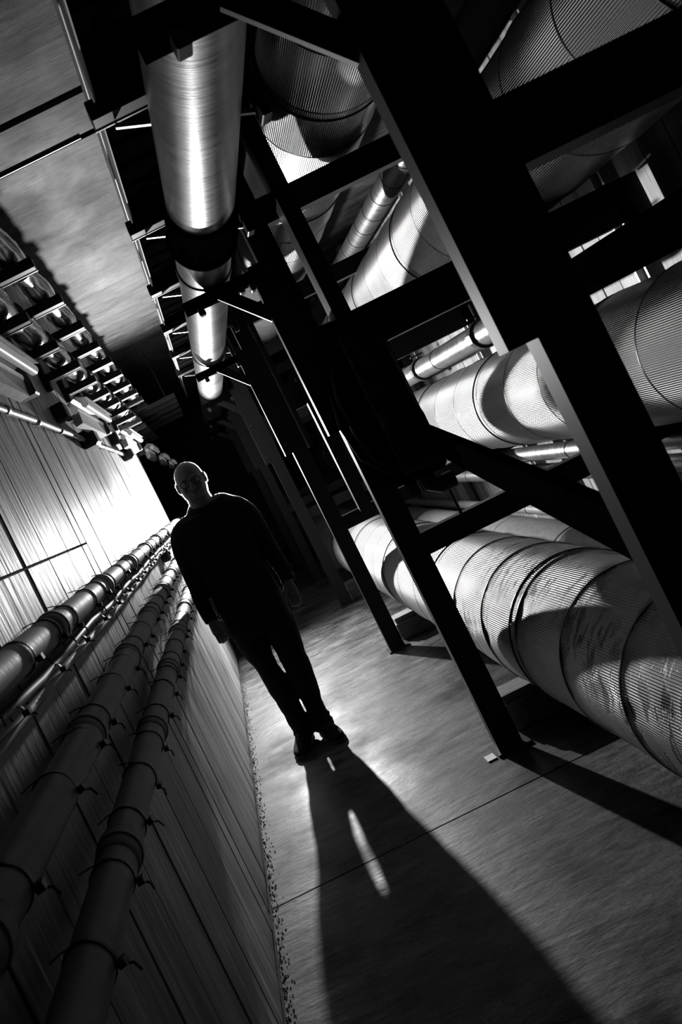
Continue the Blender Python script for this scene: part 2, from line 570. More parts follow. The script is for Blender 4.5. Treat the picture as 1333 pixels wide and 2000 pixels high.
def jacketed_pipe(name, X, h, R, mat, ya, yb, step, label, strap=True, dent=0.0, flare=0.004, jitter=0.0, phase=0.0):
    e = empty(name, (X, ya, EYE + h))
    tag(e, label, 'pipe')
    nvar = 5 if dent else 2
    far_meshes = [cyl_section(R, step, 96, 3, flare)] if dent else None
    meshes = [cyl_section(R, step, 96 if R > 0.2 else 48, 16 if dent else 3, flare, dent, s_) for s_ in range(nvar)]
    sm = MB().ring((0, 0, 0), R - 0.002, R + flare + 0.001, -0.0025, 0.0025, 96 if R > 0.2 else 48).mesh('strap', False)
    n = int(math.ceil((yb - ya) / step))
    for k in range(n):
        wornk = not dent or ya + k * step < 2.9
        put('jacket_section', meshes[k % nvar] if wornk else far_meshes[0], mat if wornk else 'jacket_low', e, (0, k * step + phase, 0), (0, random.uniform(-0.3, 0.3) if R > 0.2 and not dent else 0, 0))
        if strap:
            put('strap', sm, 'darksteel', e, (0, k * step + phase, 0))
            if k % 3 == 1:
                sd = MB().ring((0, 0, 0), R - 0.001, R + flare + 0.001, -0.002, 0.002, 64)
                build(sd, 'strap', 'darksteel', e, (0, k * step + phase + 0.055, 0))
    # solid end caps so that the pipe is a closed body
    for yy in (0.0, n * step):
        build(MB().tube([(0, yy + phase, 0), (0, yy + phase + 0.004, 0)], R * 0.99, 48), 'end_cap', 'darksteel', e)
    return e


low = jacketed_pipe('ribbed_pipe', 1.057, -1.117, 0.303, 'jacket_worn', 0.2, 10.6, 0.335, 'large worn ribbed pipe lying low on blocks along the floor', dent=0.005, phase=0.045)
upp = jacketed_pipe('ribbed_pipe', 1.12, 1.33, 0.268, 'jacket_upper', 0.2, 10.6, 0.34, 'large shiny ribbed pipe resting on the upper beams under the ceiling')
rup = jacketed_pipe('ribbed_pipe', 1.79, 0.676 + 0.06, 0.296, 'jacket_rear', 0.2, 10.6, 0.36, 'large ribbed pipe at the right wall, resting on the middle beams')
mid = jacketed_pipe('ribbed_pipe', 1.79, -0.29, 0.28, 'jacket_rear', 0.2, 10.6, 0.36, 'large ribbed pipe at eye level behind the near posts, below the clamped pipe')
smo = jacketed_pipe('smooth_pipe', 1.70, -1.30, 0.22, 'pale_pipe', 0.2, 10.6, 0.9, 'pale smooth pipe half hidden behind the low worn pipe', flare=0.002)
ovh = empty('overhead_pipe', (0.39, -0.6, EYE + 0.912))
tag(ovh, 'bright brushed metal pipe hanging overhead on the bracket arms', 'pipe')
seg = cyl_section(0.12, 1.35, 96, 3, 0.0)
for k in range(8):
    put('pipe_section', seg, 'overhead', ovh, (0, k * 1.35, 0))
build(MB().ring((0, 0, 0), 0.119, 0.134, 2.95, 3.24, 72), 'collar', 'matte', ovh)
build(MB().ring((0, 0, 0), 0.119, 0.142, 3.24, 3.265, 72), 'collar_flange', 'matte', ovh)
for D, _ in FR:
    yy = D + 0.05 + 0.6
    build(MB().ring((0, 0, 0), 0.1195, 0.1255, yy - 0.02, yy + 0.02, 72), 'pipe_clamp', 'steel', ovh)
build(MB().tube([(0, 0, 0), (0, 0.004, 0)], 0.118, 48), 'end_cap', 'steel', ovh)
build(MB().tube([(0, 10.796, 0), (0, 10.8, 0)], 0.118, 48), 'end_cap', 'steel', ovh)


def small_pipe(name, X, h, R, mat, label, ya=0.2, yb=10.6, bands=(), clamps=(), shade_end=None):
    e = empty(name, (X, ya, EYE + h))
    tag(e, label, 'pipe')
    build(MB().tube([(0, q, 0) for q in (0, (yb - ya) / 2, yb - ya)], R, 40), 'pipe_body', mat, e, smooth=True)
    if shade_end:
        build(MB().ring((0, 0, 0), R - 0.002, R + 0.012, 0, shade_end - ya, 40), 'shade_sleeve', 'matte', e)  # added black sleeve, puts shadow on the near end of the pipe
    if bands:
        bmh = MB().ring((0, 0, 0), R - 0.001, R + 0.0025, -0.004, 0.004, 40).mesh('band')
        for b in bands:
            put('band', bmh, 'darksteel', e, (0, b - ya, 0))
    if clamps:
        cm = MB().ring((0, 0, 0), R - 0.001, R + 0.014, -0.022, 0.022, 40)
        for s_ in (-1, 1):
            cm.box((s_ * (R + 0.005) - 0.012, -0.03, -0.028), (s_ * (R + 0.005) + 0.022 * (s_ > 0) + 0.006, 0.03, 0.028), 0.003)
        cme = cm.mesh('pipe_clamp')
        for b in clamps:
            put('pipe_clamp', cme, 'darksteel', e, (0, b - ya, 0))
            rod = MB().tube([(0, 0, R), (0, 0, R + 0.11)], 0.006, 8)
            rod.tube([(-0.05, 0, R + 0.035), (0.05, 0, R + 0.035)], 0.006, 8)
            build(rod, 'hanger_rod', 'darksteel', e, (0, b - ya, 0))
    return e


small_pipe('clamped_pipe', 1.75, 0.118, 0.073, 'smooth', 'slim bright pipe with black clamps running just above the eye-level ribbed pipe', clamps=(3.87, 5.0, 6.1), bands=(4.6, 3.4), shade_end=2.9)
small_pipe('upper_pipe', 1.93, 1.31, 0.088, 'smooth', 'slim bright banded pipe high beside the right wall, right of the upper ribbed pipe', bands=[3.6 + 0.27 * k for k in range(20)], shade_end=3.45)
small_pipe('wall_pipe', 1.93, -0.70, 0.05, 'smooth', 'upper one of the two thin pipes below the eye-level ribbed pipe', bands=(1.9, 2.9, 3.9, 5.2))
small_pipe('wall_pipe', 1.93, -0.83, 0.052, 'smooth', 'lower one of the two thin pipes below the eye-level ribbed pipe', bands=(2.3, 3.2, 4.4, 5.6))
small_pipe('return_pipe', 2.0, -1.15, 0.038, 'pale_pipe', 'thin pale pipe low by the right wall, above the pale smooth pipe', bands=(4.2, 5.0, 5.7, 6.4))

for D, where in ((1.32, 'nearest the camera'), (3.08, 'behind the foot of the second post'), (4.93, 'behind the foot of the third post'), (6.76, 'in the dark beside the fourth post'), (8.6, 'farthest back in the dark')):
    e = empty('support_block', (1.0, D, 0))
    tag(e, 'rough rectangular block under the low ribbed pipe, ' + where, 'block', 'blocks under the low pipe')
    bm = MB().box((-0.27, 0, 0), (0.42, 0.15, 0.13), 0.006)
    build(bm, 'block', 'block', e)
    build(MB().box((-0.26, 0.015, 0.13), (0.40, 0.135, 0.168), 0.004), 'packing_board', 'block', e)
    build(MB().prism([(0.0, 0.0), (0.16, 0.0), (0.16, 0.07), (0.0, 0.0)][:3], (0.12, 0.14, 0.166), (0.12, 0.01, 0.166)), 'wedge', 'block', e)
    build(MB().prism([(-0.005, 0.0), (0.005, 0.0), (0.005, 0.04), (-0.005, 0.04)], (-0.277, 0.02, 0.05), (-0.277, 0.13, 0.05)), 'angle_clip', 'darksteel', e)

# ================================================================== HANGING CHANNEL WITH ENCLOSURE
e = empty('control_box', (0.772, 2.83, EYE))
e.scale = (1.318, 1.318, 1.318)
tag(e, 'black control box with conduits on a hanging channel in front of the second post row', 'control box')
build(MB().prism(channel(0.055, 0.07), (0.017, 0.035, 0.1), (0.017, 0.035, 1.235), (0, 1, 0)), 'hanging_channel', 'steel', e)
bx = build(MB().box((-0.062, -0.06, -0.25), (0.09, 0.10, 0.285), 0.012), 'box_body', 'matte', e)
dr = build(MB().box((-0.05, -0.072, -0.22), (0.08, -0.060, 0.25), 0.005), 'box_door', 'steel', e)
build(MB().box((-0.045, -0.08, -0.06), (-0.02, -0.072, -0.01), 0.003), 'door_latch', 'darksteel', dr)
build(MB().box((-0.075, -0.05, 0.285), (0.10, 0.09, 0.302), 0.005), 'box_lid', 'matte', e)
build(MB().tube([(0.03, 0.0, -0.25), (0.03, 0.0, -0.285), (0.055, 0.0, -0.30), (0.1, 0.0, -0.30)], 0.028, 14), 'cable_gland', 'steel', e, smooth=True)
build(MB().tube([(-0.02, 0.03, -0.25), (-0.02, 0.03, -0.30)], 0.022, 14), 'cable_gland', 'steel', e, smooth=True)
build(MB().tube([(-0.05, 0.04, 0.20), (-0.085, 0.04, 0.17), (-0.105, 0.045, 0.08), (-0.10, 0.05, -0.05), (-0.085, 0.05, -0.14), (-0.06, 0.05, -0.17)], 0.011, 10), 'cable_loop', 'cable', e, smooth=True)
build(MB().tube([(-0.05, 0.06, 0.12), (-0.12, 0.06, 0.10), (-0.135, 0.06, 0.0), (-0.12, 0.06, -0.12), (-0.06, 0.06, -0.20)], 0.008, 10), 'cable_loop', 'cable', e, smooth=True)

e = empty('brace_strut', (0.84, 2.72, EYE - 0.175))
tag(e, 'thick black sloping strut running from the control box down to the nearest post', 'brace')
build(MB().bar((0.0, 0.0, 0.0), (-0.215, -1.53, -0.225), 0.03, 0.105, (0, 0, 1)), 'strut_beam', 'matte', e)
build(MB().tube([(0.0, -0.02, 0.03), (0.0, -0.02, 0.08), (0.0, -0.02, 0.115), (0.0, -0.02, 0.125)], [0.03, 0.031, 0.026, 0.01], 16), 'rounded_stop', 'matte', e, smooth=True)

# ================================================================== CABLE TRAY OVER THE CORRIDOR
e = empty('cable_tray', (0.174, 0.0, EYE + 1.10))
tag(e, 'long cable tray under the ceiling with a brightly lit side, left of the overhead pipe', 'cable tray')
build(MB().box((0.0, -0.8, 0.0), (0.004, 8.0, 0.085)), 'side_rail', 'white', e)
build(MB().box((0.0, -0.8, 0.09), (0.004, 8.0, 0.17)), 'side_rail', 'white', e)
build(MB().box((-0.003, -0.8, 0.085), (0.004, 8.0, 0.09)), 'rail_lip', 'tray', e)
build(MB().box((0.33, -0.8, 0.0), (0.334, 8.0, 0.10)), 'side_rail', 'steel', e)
build(MB().box((0.004, -0.8, 0.006), (0.33, 8.0, 0.012)), 'tray_bottom', 'matte', e)
rung = MB().box((0.004, -0.012, 0.0), (0.33, 0.012, 0.012)).mesh('rung')
for k in range(58):
    put('rung', rung, 'matte', e, (0, -0.7 + k * 0.15, 0.0))
crnd = random.Random(3)
for k in range(9):
    x = 0.03 + k * 0.034
    r = crnd.uniform(0.011, 0.016)
    pts = [(x + crnd.uniform(-0.006, 0.006), -0.8 + q * 0.55, 0.014 + r + crnd.uniform(0, 0.004)) for q in range(17)]
    build(MB().tube(pts, r, 8), 'cable', 'cable', e, smooth=True)
for k in range(5):
    r = crnd.uniform(0.008, 0.014)
    pts = [(0.012 + crnd.uniform(-0.002, 0.004), -0.8 + q * 0.37, 0.112 + k * 0.015 + crnd.uniform(-0.006, 0.006)) for q in range(24)]
    build(MB().tube(pts, r, 8), 'cable', 'conduit', e, smooth=True)
build(MB().box((-0.0, -0.8, 0.103), (0.33, 8.0, 0.107)), 'tray_cover', 'cable', e)
for k, (D, wh) in enumerate(((1.05, 'out at the top edge of the picture'), (1.9, 'the first one whole in view'), (2.75, 'second one in view'), (3.6, 'third one in view'), (4.45, 'fourth one in view'), (5.3, 'fifth one in view, beside the bright pipe end'), (6.15, 'in the dark past the bright pipe end'))):
    b = empty('tray_bracket', (0.6, D, EYE + 1.10))
    tag(b, 'dark bracket arm carrying the cable tray, ' + wh, 'bracket', 'brackets under the cable tray')
    build(MB().box((-0.458, -0.03, -0.045), (0.0, 0.03, -0.002), 0.003), 'arm', 'steel', b)
    build(MB().box((-0.458, 0.028, -0.047), (0.0, 0.034, -0.042)), 'arm_flange', 'galv', b)
    build(MB().bar((-0.40, 0.03, -0.055), (0.0, 0.03, -0.20), 0.012, 0.014), 'brace', 'galv', b)
    build(MB().box((-0.456, -0.02, -0.002), (-0.430, 0.02, 0.018), 0.003), 'end_stop', 'steel', b)
    build(MB().box((-0.03, -0.03, -0.24), (0.0, 0.03, 0.49), 0.003), 'hanger_leg', 'steel', b)

# ================================================================== PIPE RACK ON THE LEFT WALL
def wavy(R, ya, yb, seed, n=28):
    rnd = random.Random(seed)
    m_ = int((yb - ya) / 0.03)
    vs_, fs = [], []
    for i in range(m_ + 1):
        yy = ya + (yb - ya) * i / m_
        for k in range(n):
            a_ = k / n * math.tau
            r = R * (1 + 0.10 * math.sin(yy / 0.47 * math.tau + seed) + 0.10 * noise.noise(Vector((math.cos(a_) * 2, math.sin(a_) * 2, yy * 9 + seed * 5))) + 0.05 * noise.noise(Vector((math.cos(a_) * 6, math.sin(a_) * 6, yy * 30 + seed))))
            vs_.append((r * math.cos(a_), yy, r * math.sin(a_)))
    for i in range(m_):
        for k in range(n):
            fs.append((i * n + k, (i + 1) * n + k, (i + 1) * n + (k + 1) % n, i * n + (k + 1) % n))
    fs.append(tuple(range(n)))
    fs.append(tuple(range(m_ * n, m_ * n + n)))
    mb_ = MB()
    mb_.add(vs_, fs)
    return mb_


FP = [('foil_wrapped_pipe', -0.315, 1.07 + 0.055, 0.052, 1, 'crumpled foil-wrapped pipe on the upper arms of the left wall rack'),
      ('foil_wrapped_pipe', -0.43, 0.90 + 0.062, 0.056, 2, 'crumpled foil-wrapped pipe on the lower arms of the left wall rack')]
for nm, X, h, R, sd, lab in FP:
    e = empty(nm, (X, 0.6, EYE + h))
    tag(e, lab, 'pipe')
    build(wavy(R, 0, 7.9, sd), 'foil_jacket', 'foil', e, smooth=True)
    wm = MB().ring((0, 0, 0), R * 0.8, R * 1.14, -0.006, 0.006, 28).mesh('tie_wire')
    for k in range(16):
        put('tie_wire', wm, 'darksteel', e, (0, 0.2 + k * 0.47, 0))
words = ['first', 'second', 'third', 'fourth', 'fifth', 'sixth', 'seventh', 'eighth', 'ninth', 'tenth', 'eleventh', 'twelfth', 'thirteenth', 'fourteenth', 'fifteenth', 'sixteenth']
for k in range(14):
    D = 2.06 + 0.47 * k
    b = empty('rack_bracket', (WL, D, EYE + 0.82))
    tag(b, 'black two-armed pipe rack bracket on the left wall, %s from the camera' % words[k], 'bracket', 'pipe rack brackets on the left wall')
    long_ = 0.0
    build(MB().prism(channel(0.04, 0.03), (0.016, 0, 0.0), (0.016, 0, 0.42), (1, 0, 0)), 'upright', 'steel', b)
    build(MB().box((0.03, -0.022, 0.04), (0.21, 0.022, 0.082), 0.003), 'lower_arm', 'steel', b)
    build(MB().box((0.03, 0.022, 0.038), (0.21, 0.029, 0.046)), 'arm_lip', 'galv', b)
    build(MB().box((0.03, -0.022, 0.21), (0.315 + long_, 0.022, 0.252), 0.003), 'upper_arm', 'steel', b)
    build(MB().box((0.13, 0.022, 0.208), (0.315 + long_, 0.029, 0.216)), 'arm_lip', 'galv', b)
for k, D in enumerate((7.2, 7.6, 8.0, 8.5, 9.0)):
    b = empty('cross_bar', (-0.25, D, EYE + 1.08))
    tag(b, 'long dim cross bar under the ceiling beyond the person, %s from the camera' % words[k], 'bar', 'cross bars in the dark')
    build(MB().prism(channel(0.05, 0.05), (-0.32, 0, 0), (0.3, 0, 0), (0, 0, 1)), 'bar_channel', 'darksteel', b)
    build(MB().tube([(0.2, 0, 0.02), (0.2, 0, 0.56)], 0.006, 8), 'hanger_rod', 'darksteel', b)
    build(MB().tube([(-0.25, 0, 0.02), (-0.25, 0, 0.56)], 0.006, 8), 'hanger_rod', 'darksteel', b)

# luminaires under the rack
for k, D in enumerate((1.62, 3.34, 5.1, 6.87, 8.6, 10.3)):
    b = empty('tube_light', (-0.44, D, EYE + 0.64))
    wh = ['cut off by the left edge', 'the one with the bright sparkle above the wall conduit', 'third from the camera, near the end of the lit wall', 'small and far, first past the end of the lit wall', 'small and far, second past the end of the lit wall', 'smallest and farthest, just above the head of the person'][k]
    tag(b, 'white twin-tube light, ' + wh, 'light', 'tube lights along the left wall')
    build(MB().prism([(-0.035, 0.05), (0.02, 0.075), (0.07, 0.05), (0.07, 0.045), (0.02, 0.068), (-0.035, 0.045)], (0, 0, 0), (0, 0.83, 0)), 'reflector', 'white', b)
    for xx, zz in ((0.045, 0.025), (-0.015, 0.02)):
        build(MB().tube([(xx, 0.03, zz), (xx, 0.8, zz)], 0.019, 16), 'lamp_tube', 'tube', b, smooth=True)
    build(MB().prism([(-0.045, -0.06), (-0.005, -0.055), (-0.0, 0.01), (-0.045, 0.0)], (0, 0.04, 0), (0, 0.79, 0)), 'housing', 'white', b)
    build(MB().box((-0.06, 0.80, -0.05), (0.02, 0.87, 0.06), 0.006), 'end_box', 'steel', b)
    build(MB().box((-0.11, 0.30, 0.03), (-0.03, 0.36, 0.05), 0.003), 'wall_bracket', 'steel', b)
    build(MB().box((-0.11, -0.04, -0.01), (-0.045, 0.05, 0.075), 0.006), 'end_box', 'steel', b)
    if k > 2:
        for yy in (0.1, 0.7):
            build(MB().tube([(0.02, yy, 0.06), (0.02, yy, 0.222 if k == 3 else 1.0)], 0.005, 8), 'hanger_rod', 'steel', b)

# thin conduit on the upper wall with junction boxes
e = empty('wall_conduit', (-0.525, 0.3, EYE + 0.56))
tag(e, 'thin bright conduit clipped high on the left wall, joining the junction boxes', 'conduit')
rn = random.Random(5)
for a, b in ((0.0, 3.40), (3.54, 5.02), (5.16, 5.9)):
    n_ = max(2, int((b - a) / 0.3))
    pts = [(0, a + (b - a) * q / n_, rn.uniform(-0.004, 0.004)) for q in range(n_ + 1)]
    build(MB().tube(pts, 0.0125, 12), 'conduit_run', 'galv', e, smooth=True)
cl = MB().ring((0, 0, 0), 0.011, 0.0165, -0.012, 0.012, 16).box((-0.022, -0.008, -0.005), (-0.01, 0.008, 0.03)).mesh('conduit_clip')
for q in range(13):
    put('conduit_clip', cl, 'tie' if q % 2 else 'galv', e, (0, 0.4 + q * 0.41, 0))
for D, wh in ((3.77, 'below the sparkling tube light'), (5.39, 'near the end of the lit wall')):
    b = empty('junction_box', (-0.52, D, EYE + 0.555))
    tag(b, 'small black junction box on the left wall conduit, ' + wh, 'junction box')
    build(MB().box((-0.03, -0.07, -0.05), (0.055, 0.07, 0.05), 0.01), 'box_body', 'steel', b)
    build(MB().box((0.055, -0.055, -0.038), (0.061, 0.055, 0.038), 0.002), 'box_cover', 'steel', b)
    build(MB().tube([(0.01, 0, 0.05), (0.01, 0, 0.11)], 0.012, 10), 'riser', 'steel', b, smooth=True)

# three stout conduits and a thin one, tied to the wall
def tie_mesh(R):
    mb_ = MB().ring((0, 0, 0), R, R + 0.003, -0.0035, 0.0035, 28)
    mb_.box((R - 0.002, -0.007, -R * 0.75), (R + 0.012, 0.007, -R * 0.75 + 0.012))
    mb_.tube([(R + 0.006, 0, -R * 0.7), (R + 0.016, 0.003, -R * 0.9), (R + 0.018, 0.004, -R * 1.3)], 0.0022, 5)
    mb_.tube([(0.0, 0, R), (-R * 0.6, 0.0, R * 1.08), (-R - 0.006, 0.0, R * 1.05)], 0.0015, 5)
    return mb_.mesh('cable_tie')


for kk, (h, R, lab, sd) in enumerate(((-0.125, 0.035, 'uppermost of the three stout grey conduits tied along the left wall', 0.0),
                                      (-0.352, 0.038, 'middle one of the three stout grey conduits tied along the left wall', 0.13),
                                      (-0.556, 0.040, 'lowest of the three stout grey conduits tied along the left wall', 0.27))):
    e = empty('tied_conduit', (WL + R + 0.026, 0.25, EYE + h))
    tag(e, lab, 'conduit', 'stout conduits on the left wall')
    yy, k = -sd, 0
    Ls = 0.68
    cup = MB().ring((0, 0, 0), R * 0.9, R + 0.0075, -0.012, 0.012, 32).mesh('coupling')
    gap = MB().ring((0, 0, 0), R * 0.9, R + 0.0045, 0.012, 0.024, 32).mesh('coupling_seal')
    bell = MB().tube([(0, -0.05, 0), (0, -0.045, 0), (0, 0.0, 0)], [R, R + 0.004, R + 0.004], 32).mesh('bell_end', True)
    tm = tie_mesh(R)
    rn = random.Random(kk)
    sec = MB().tube([(0, 0, 0), (0, Ls / 2, 0), (0, Ls, 0)], R, 32).mesh('conduit_section', True)
    while yy < 6.3:
        put('conduit_section', sec, 'conduit', e, (0, yy, 0), (0, 0, rn.uniform(-0.006, 0.006)))
        put('coupling', cup, 'conduit', e, (0, yy, 0))
        put('bell_end', bell, 'conduit', e, (0, yy, 0))
        put('coupling_seal', gap, 'tie', e, (0, yy, 0))
        for q in (0.10, 0.36, 0.58):
            put('cable_tie', tm, 'tie', e, (0, yy + q + rn.uniform(-0.03, 0.03), 0), (rn.uniform(-0.12, 0.12), rn.uniform(-0.3, 0.3), rn.uniform(-0.08, 0.08)))
        yy += Ls
e = empty('thin_conduit', (-0.513, 0.25, EYE - 0.195))
tag(e, 'thin dark conduit tied just below the uppermost stout conduit', 'conduit')
rn = random.Random(9)
for q in range(2):
    pts = [(0.004 * q, k * 0.3, -q * 0.028 + rn.uniform(-0.006, 0.006)) for k in range(22)]
    build(MB().tube(pts, 0.011, 10), 'conduit_run', 'conduit' if q else 'cable', e, smooth=True)
tm = tie_mesh(0.013)
for q in range(21):
    put('cable_tie', tm, 'tie', e, (0.004, 0.1 + q * 0.3, -0.014))
e = empty('reel_disc', (-0.50, 4.75, EYE - 0.255))
tag(e, 'small dark round disc on the wall just behind the shoulder of the person', 'disc')
build(MB().tube([(-0.045, 0, 0), (0.0, 0, 0), (0.012, 0, 0)], [0.05, 0.05, 0.035], 24), 'disc_body', 'cable', e, smooth=True)
build(MB().tube([(0.012, 0, 0), (0.02, 0, 0)], 0.012, 12), 'disc_hub', 'steel', e, smooth=True)

# ================================================================== FLASH ON ITS STAND
e = empty('flash_stand', (LAMP.x, LAMP.y + 0.06, 0))
tag(e, 'studio flash on a thin stand hidden behind the person, shining towards the camera', 'flash')
build(MB().tube([(0, 0.05, 0.04), (0, 0.05, 1.5)], 0.009, 10), 'stand_pole', 'steel', e, smooth=True)
for a_ in (95, 215, 335):
    a_ = math.radians(a_)
    build(MB().tube([(0, 0.05, 0.28), (0.16 * math.cos(a_), 0.05 + 0.16 * math.sin(a_), 0.008)], 0.007, 8), 'stand_leg', 'steel', e, smooth=True)
build(MB().tube([(0, 0.02, LAMP.z), (0, 0.16, LAMP.z)], 0.045, 20), 'flash_body', 'steel', e, smooth=True)
build(MB().tube([(0, 0.05, 1.5), (0, 0.05, LAMP.z - 0.04)], 0.014, 10), 'tilt_clamp', 'steel', e, smooth=True)
build(MB().tube([(0, 0.0, LAMP.z), (0, 0.02, LAMP.z)], 0.05, 24), 'diffuser', 'white', e, smooth=True)


# ================================================================== THE MAN
def catmull(P, n=5):
    out = []
    for i in range(len(P) - 1):
        p0, p1, p2, p3 = P[max(i - 1, 0)], P[i], P[i + 1], P[min(i + 2, len(P) - 1)]
        for k in range(n):
            t_ = k / n
            out.append(tuple(0.5 * (2 * b + (c_ - a) * t_ + (2 * a - 5 * b + 4 * c_ - d) * t_ ** 2 + (3 * b - a - 3 * c_ + d) * t_ ** 3) for a, b, c_, d in zip(p0, p1, p2, p3)))
    out.append(tuple(P[-1]))
    return out


def loft(mb_, P, n=24, sub=5, side=(1, 0, 0)):
    """P: (x, y, z, half width, half depth); elliptical sections along the path"""
    Q = catmull(P, sub)
    vs_, fs = [], []
    for i, q in enumerate(Q):
        c_ = Vector(q[:3])
        t_ = Vector(Q[min(i + 1, len(Q) - 1)][:3]) - Vector(Q[max(i - 1, 0)][:3])
        t_.normalize()
        s_ = Vector(side)
        s_ = (s_ - t_ * s_.dot(t_)).normalized()
        d_ = t_.cross(s_)
        for k in range(n):
            a_ = k / n * math.tau
            vs_.append(c_ + s_ * q[3] * math.cos(a_) + d_ * q[4] * math.sin(a_))
    for i in range(len(Q) - 1):
        for k in range(n):
            fs.append((i * n + k, i * n + (k + 1) % n, (i + 1) * n + (k + 1) % n, (i + 1) * n + k))
    fs.append(tuple(range(n))[::-1])
    fs.append(tuple(range((len(Q) - 1) * n, len(Q) * n)))
    return mb_.add(vs_, fs)


def ball(mb_, c_, r, n=16):
    vs_ = [(c_[0], c_[1], c_[2] + r[2])]
    fs = []
    for i in range(1, n):
        p_ = math.pi * i / n
        for k in range(n):
            a_ = k / n * math.tau
            vs_.append((c_[0] + r[0] * math.sin(p_) * math.cos(a_), c_[1] + r[1] * math.sin(p_) * math.sin(a_), c_[2] + r[2] * math.cos(p_)))
    vs_.append((c_[0], c_[1], c_[2] - r[2]))
    for k in range(n):
        fs.append((0, 1 + k, 1 + (k + 1) % n))
        fs.append((len(vs_) - 1, 1 + (n - 2) * n + (k + 1) % n, 1 + (n - 2) * n + k))
    for i in range(n - 2):
        for k in range(n):
            fs.append((1 + i * n + k, 1 + (i + 1) * n + k, 1 + (i + 1) * n + (k + 1) % n, 1 + i * n + (k + 1) % n))
    return mb_.add(vs_, fs)


def fuse(mb_, name, voxel, smooth_it, mat, parent, disp=None):
    """union of overlapping closed lofts into one continuous skin"""
    me = mb_.mesh(name)
    o = bpy.data.objects.new(name, me)
    C.objects.link(o)
    r = o.modifiers.new('r', 'REMESH')
    r.mode = 'VOXEL'
    r.voxel_size = voxel
    s_ = o.modifiers.new('s', 'SMOOTH')
    s_.factor = 0.5
    s_.iterations = smooth_it
    dg = bpy.context.evaluated_depsgraph_get()
    nm = bpy.data.meshes.new_from_object(o.evaluated_get(dg))
    o.modifiers.clear()
    o.data = nm
    bpy.data.meshes.remove(me)
    nm.name = name
    if disp:
        ns = [v.normal.copy() for v in nm.vertices]
        for v, n_ in zip(nm.vertices, ns):
            v.co += n_ * disp(v.co)
    for q in nm.polygons:
        q.use_smooth = True
    nm.materials.clear()
    nm.materials.append(M[mat])
    o.parent = parent
    return o


def spikes(src, cnt, ln, wd, keep, name, mat, parent, seed=1):
    """tiny fibres standing off a surface"""
    rn_ = random.Random(seed)
    me = src.data
    polys = [q for q in me.polygons if keep(q.center)]
    mb_ = MB()
    for k in range(cnt):
        q = rn_.choice(polys)
        c_ = q.center + Vector((rn_.uniform(-1, 1), rn_.uniform(-1, 1), rn_.uniform(-1, 1))) * 0.003
        n_ = (q.normal + Vector((rn_.uniform(-1, 1), rn_.uniform(-1, 1), rn_.uniform(-1, 1))) * 0.6).normalized()
        s_ = n_.cross(Vector((rn_.uniform(-1, 1), rn_.uniform(-1, 1), rn_.uniform(-1, 1)))).normalized() * wd
        l_ = ln * rn_.uniform(0.5, 1.2)
        b_ = c_ - n_ * 0.003
        mb_.add([b_ - s_, b_ + s_, c_ + n_ * l_], [(0, 1, 2)])
    me2 = bpy.data.meshes.new(name)
    me2.from_pydata(mb_.v, [], mb_.f)
    o = put(name, me2, mat, parent)
    o['kind'] = 'stuff'
    return o


PX, PY = -0.115, 4.06
man = empty('person', (PX, PY, 0))
tag(man, 'person in dark sweater, dark trousers and round glasses, walking towards the camera', 'person')


def at(l):
    return [(x - PX, y - PY, z, *r) for x, y, z, *r in l]


body = MB()
# head, jaw, neck
hx, hy = -0.115, 4.03
ball(body, (hx - PX, hy - PY + 0.012, 1.718), (0.083, 0.098, 0.098), 24)
loft(body, at([(hx, hy + 0.02, 1.735, 0.081, 0.095), (hx, hy + 0.0, 1.69, 0.079, 0.092), (hx, hy - 0.010, 1.648, 0.078, 0.084), (hx, hy - 0.020, 1.612, 0.069, 0.070), (hx, hy - 0.026, 1.580, 0.050, 0.050)]))
loft(body, at([(hx, hy + 0.03, 1.66, 0.070, 0.068), (hx, hy + 0.035, 1.575, 0.068, 0.068), (hx, hy + 0.045, 1.50, 0.085, 0.074), (hx, hy + 0.05, 1.45, 0.10, 0.08)]))
for s_ in (-1, 1):
    ball(body, (hx - PX + s_ * 0.086, hy - PY + 0.018, 1.683), (0.010, 0.019, 0.033), 12)       # ears
    ball(body, (hx - PX + s_ * 0.088, hy - PY + 0.024, 1.70), (0.009, 0.018, 0.018), 10)
    ball(body, (hx - PX + s_ * 0.034, hy - PY - 0.083, 1.715), (0.026, 0.012, 0.008), 10)       # brow
    ball(body, (hx - PX + s_ * 0.033, hy - PY - 0.078, 1.692), (0.013, 0.012, 0.010), 10)       # eye
    ball(body, (hx - PX + s_ * 0.045, hy - PY - 0.068, 1.660), (0.022, 0.018, 0.022), 10)       # cheek
loft(body, at([(hx, hy - 0.088, 1.705, 0.008, 0.008), (hx, hy - 0.102, 1.68, 0.011, 0.012), (hx, hy - 0.112, 1.658, 0.015, 0.014), (hx, hy - 0.098, 1.648, 0.014, 0.01)]), 12, 3)
ball(body, (hx - PX, hy - PY - 0.088, 1.621), (0.024, 0.010, 0.006), 12)
ball(body, (hx - PX, hy - PY - 0.084, 1.610), (0.020, 0.011, 0.007), 12)
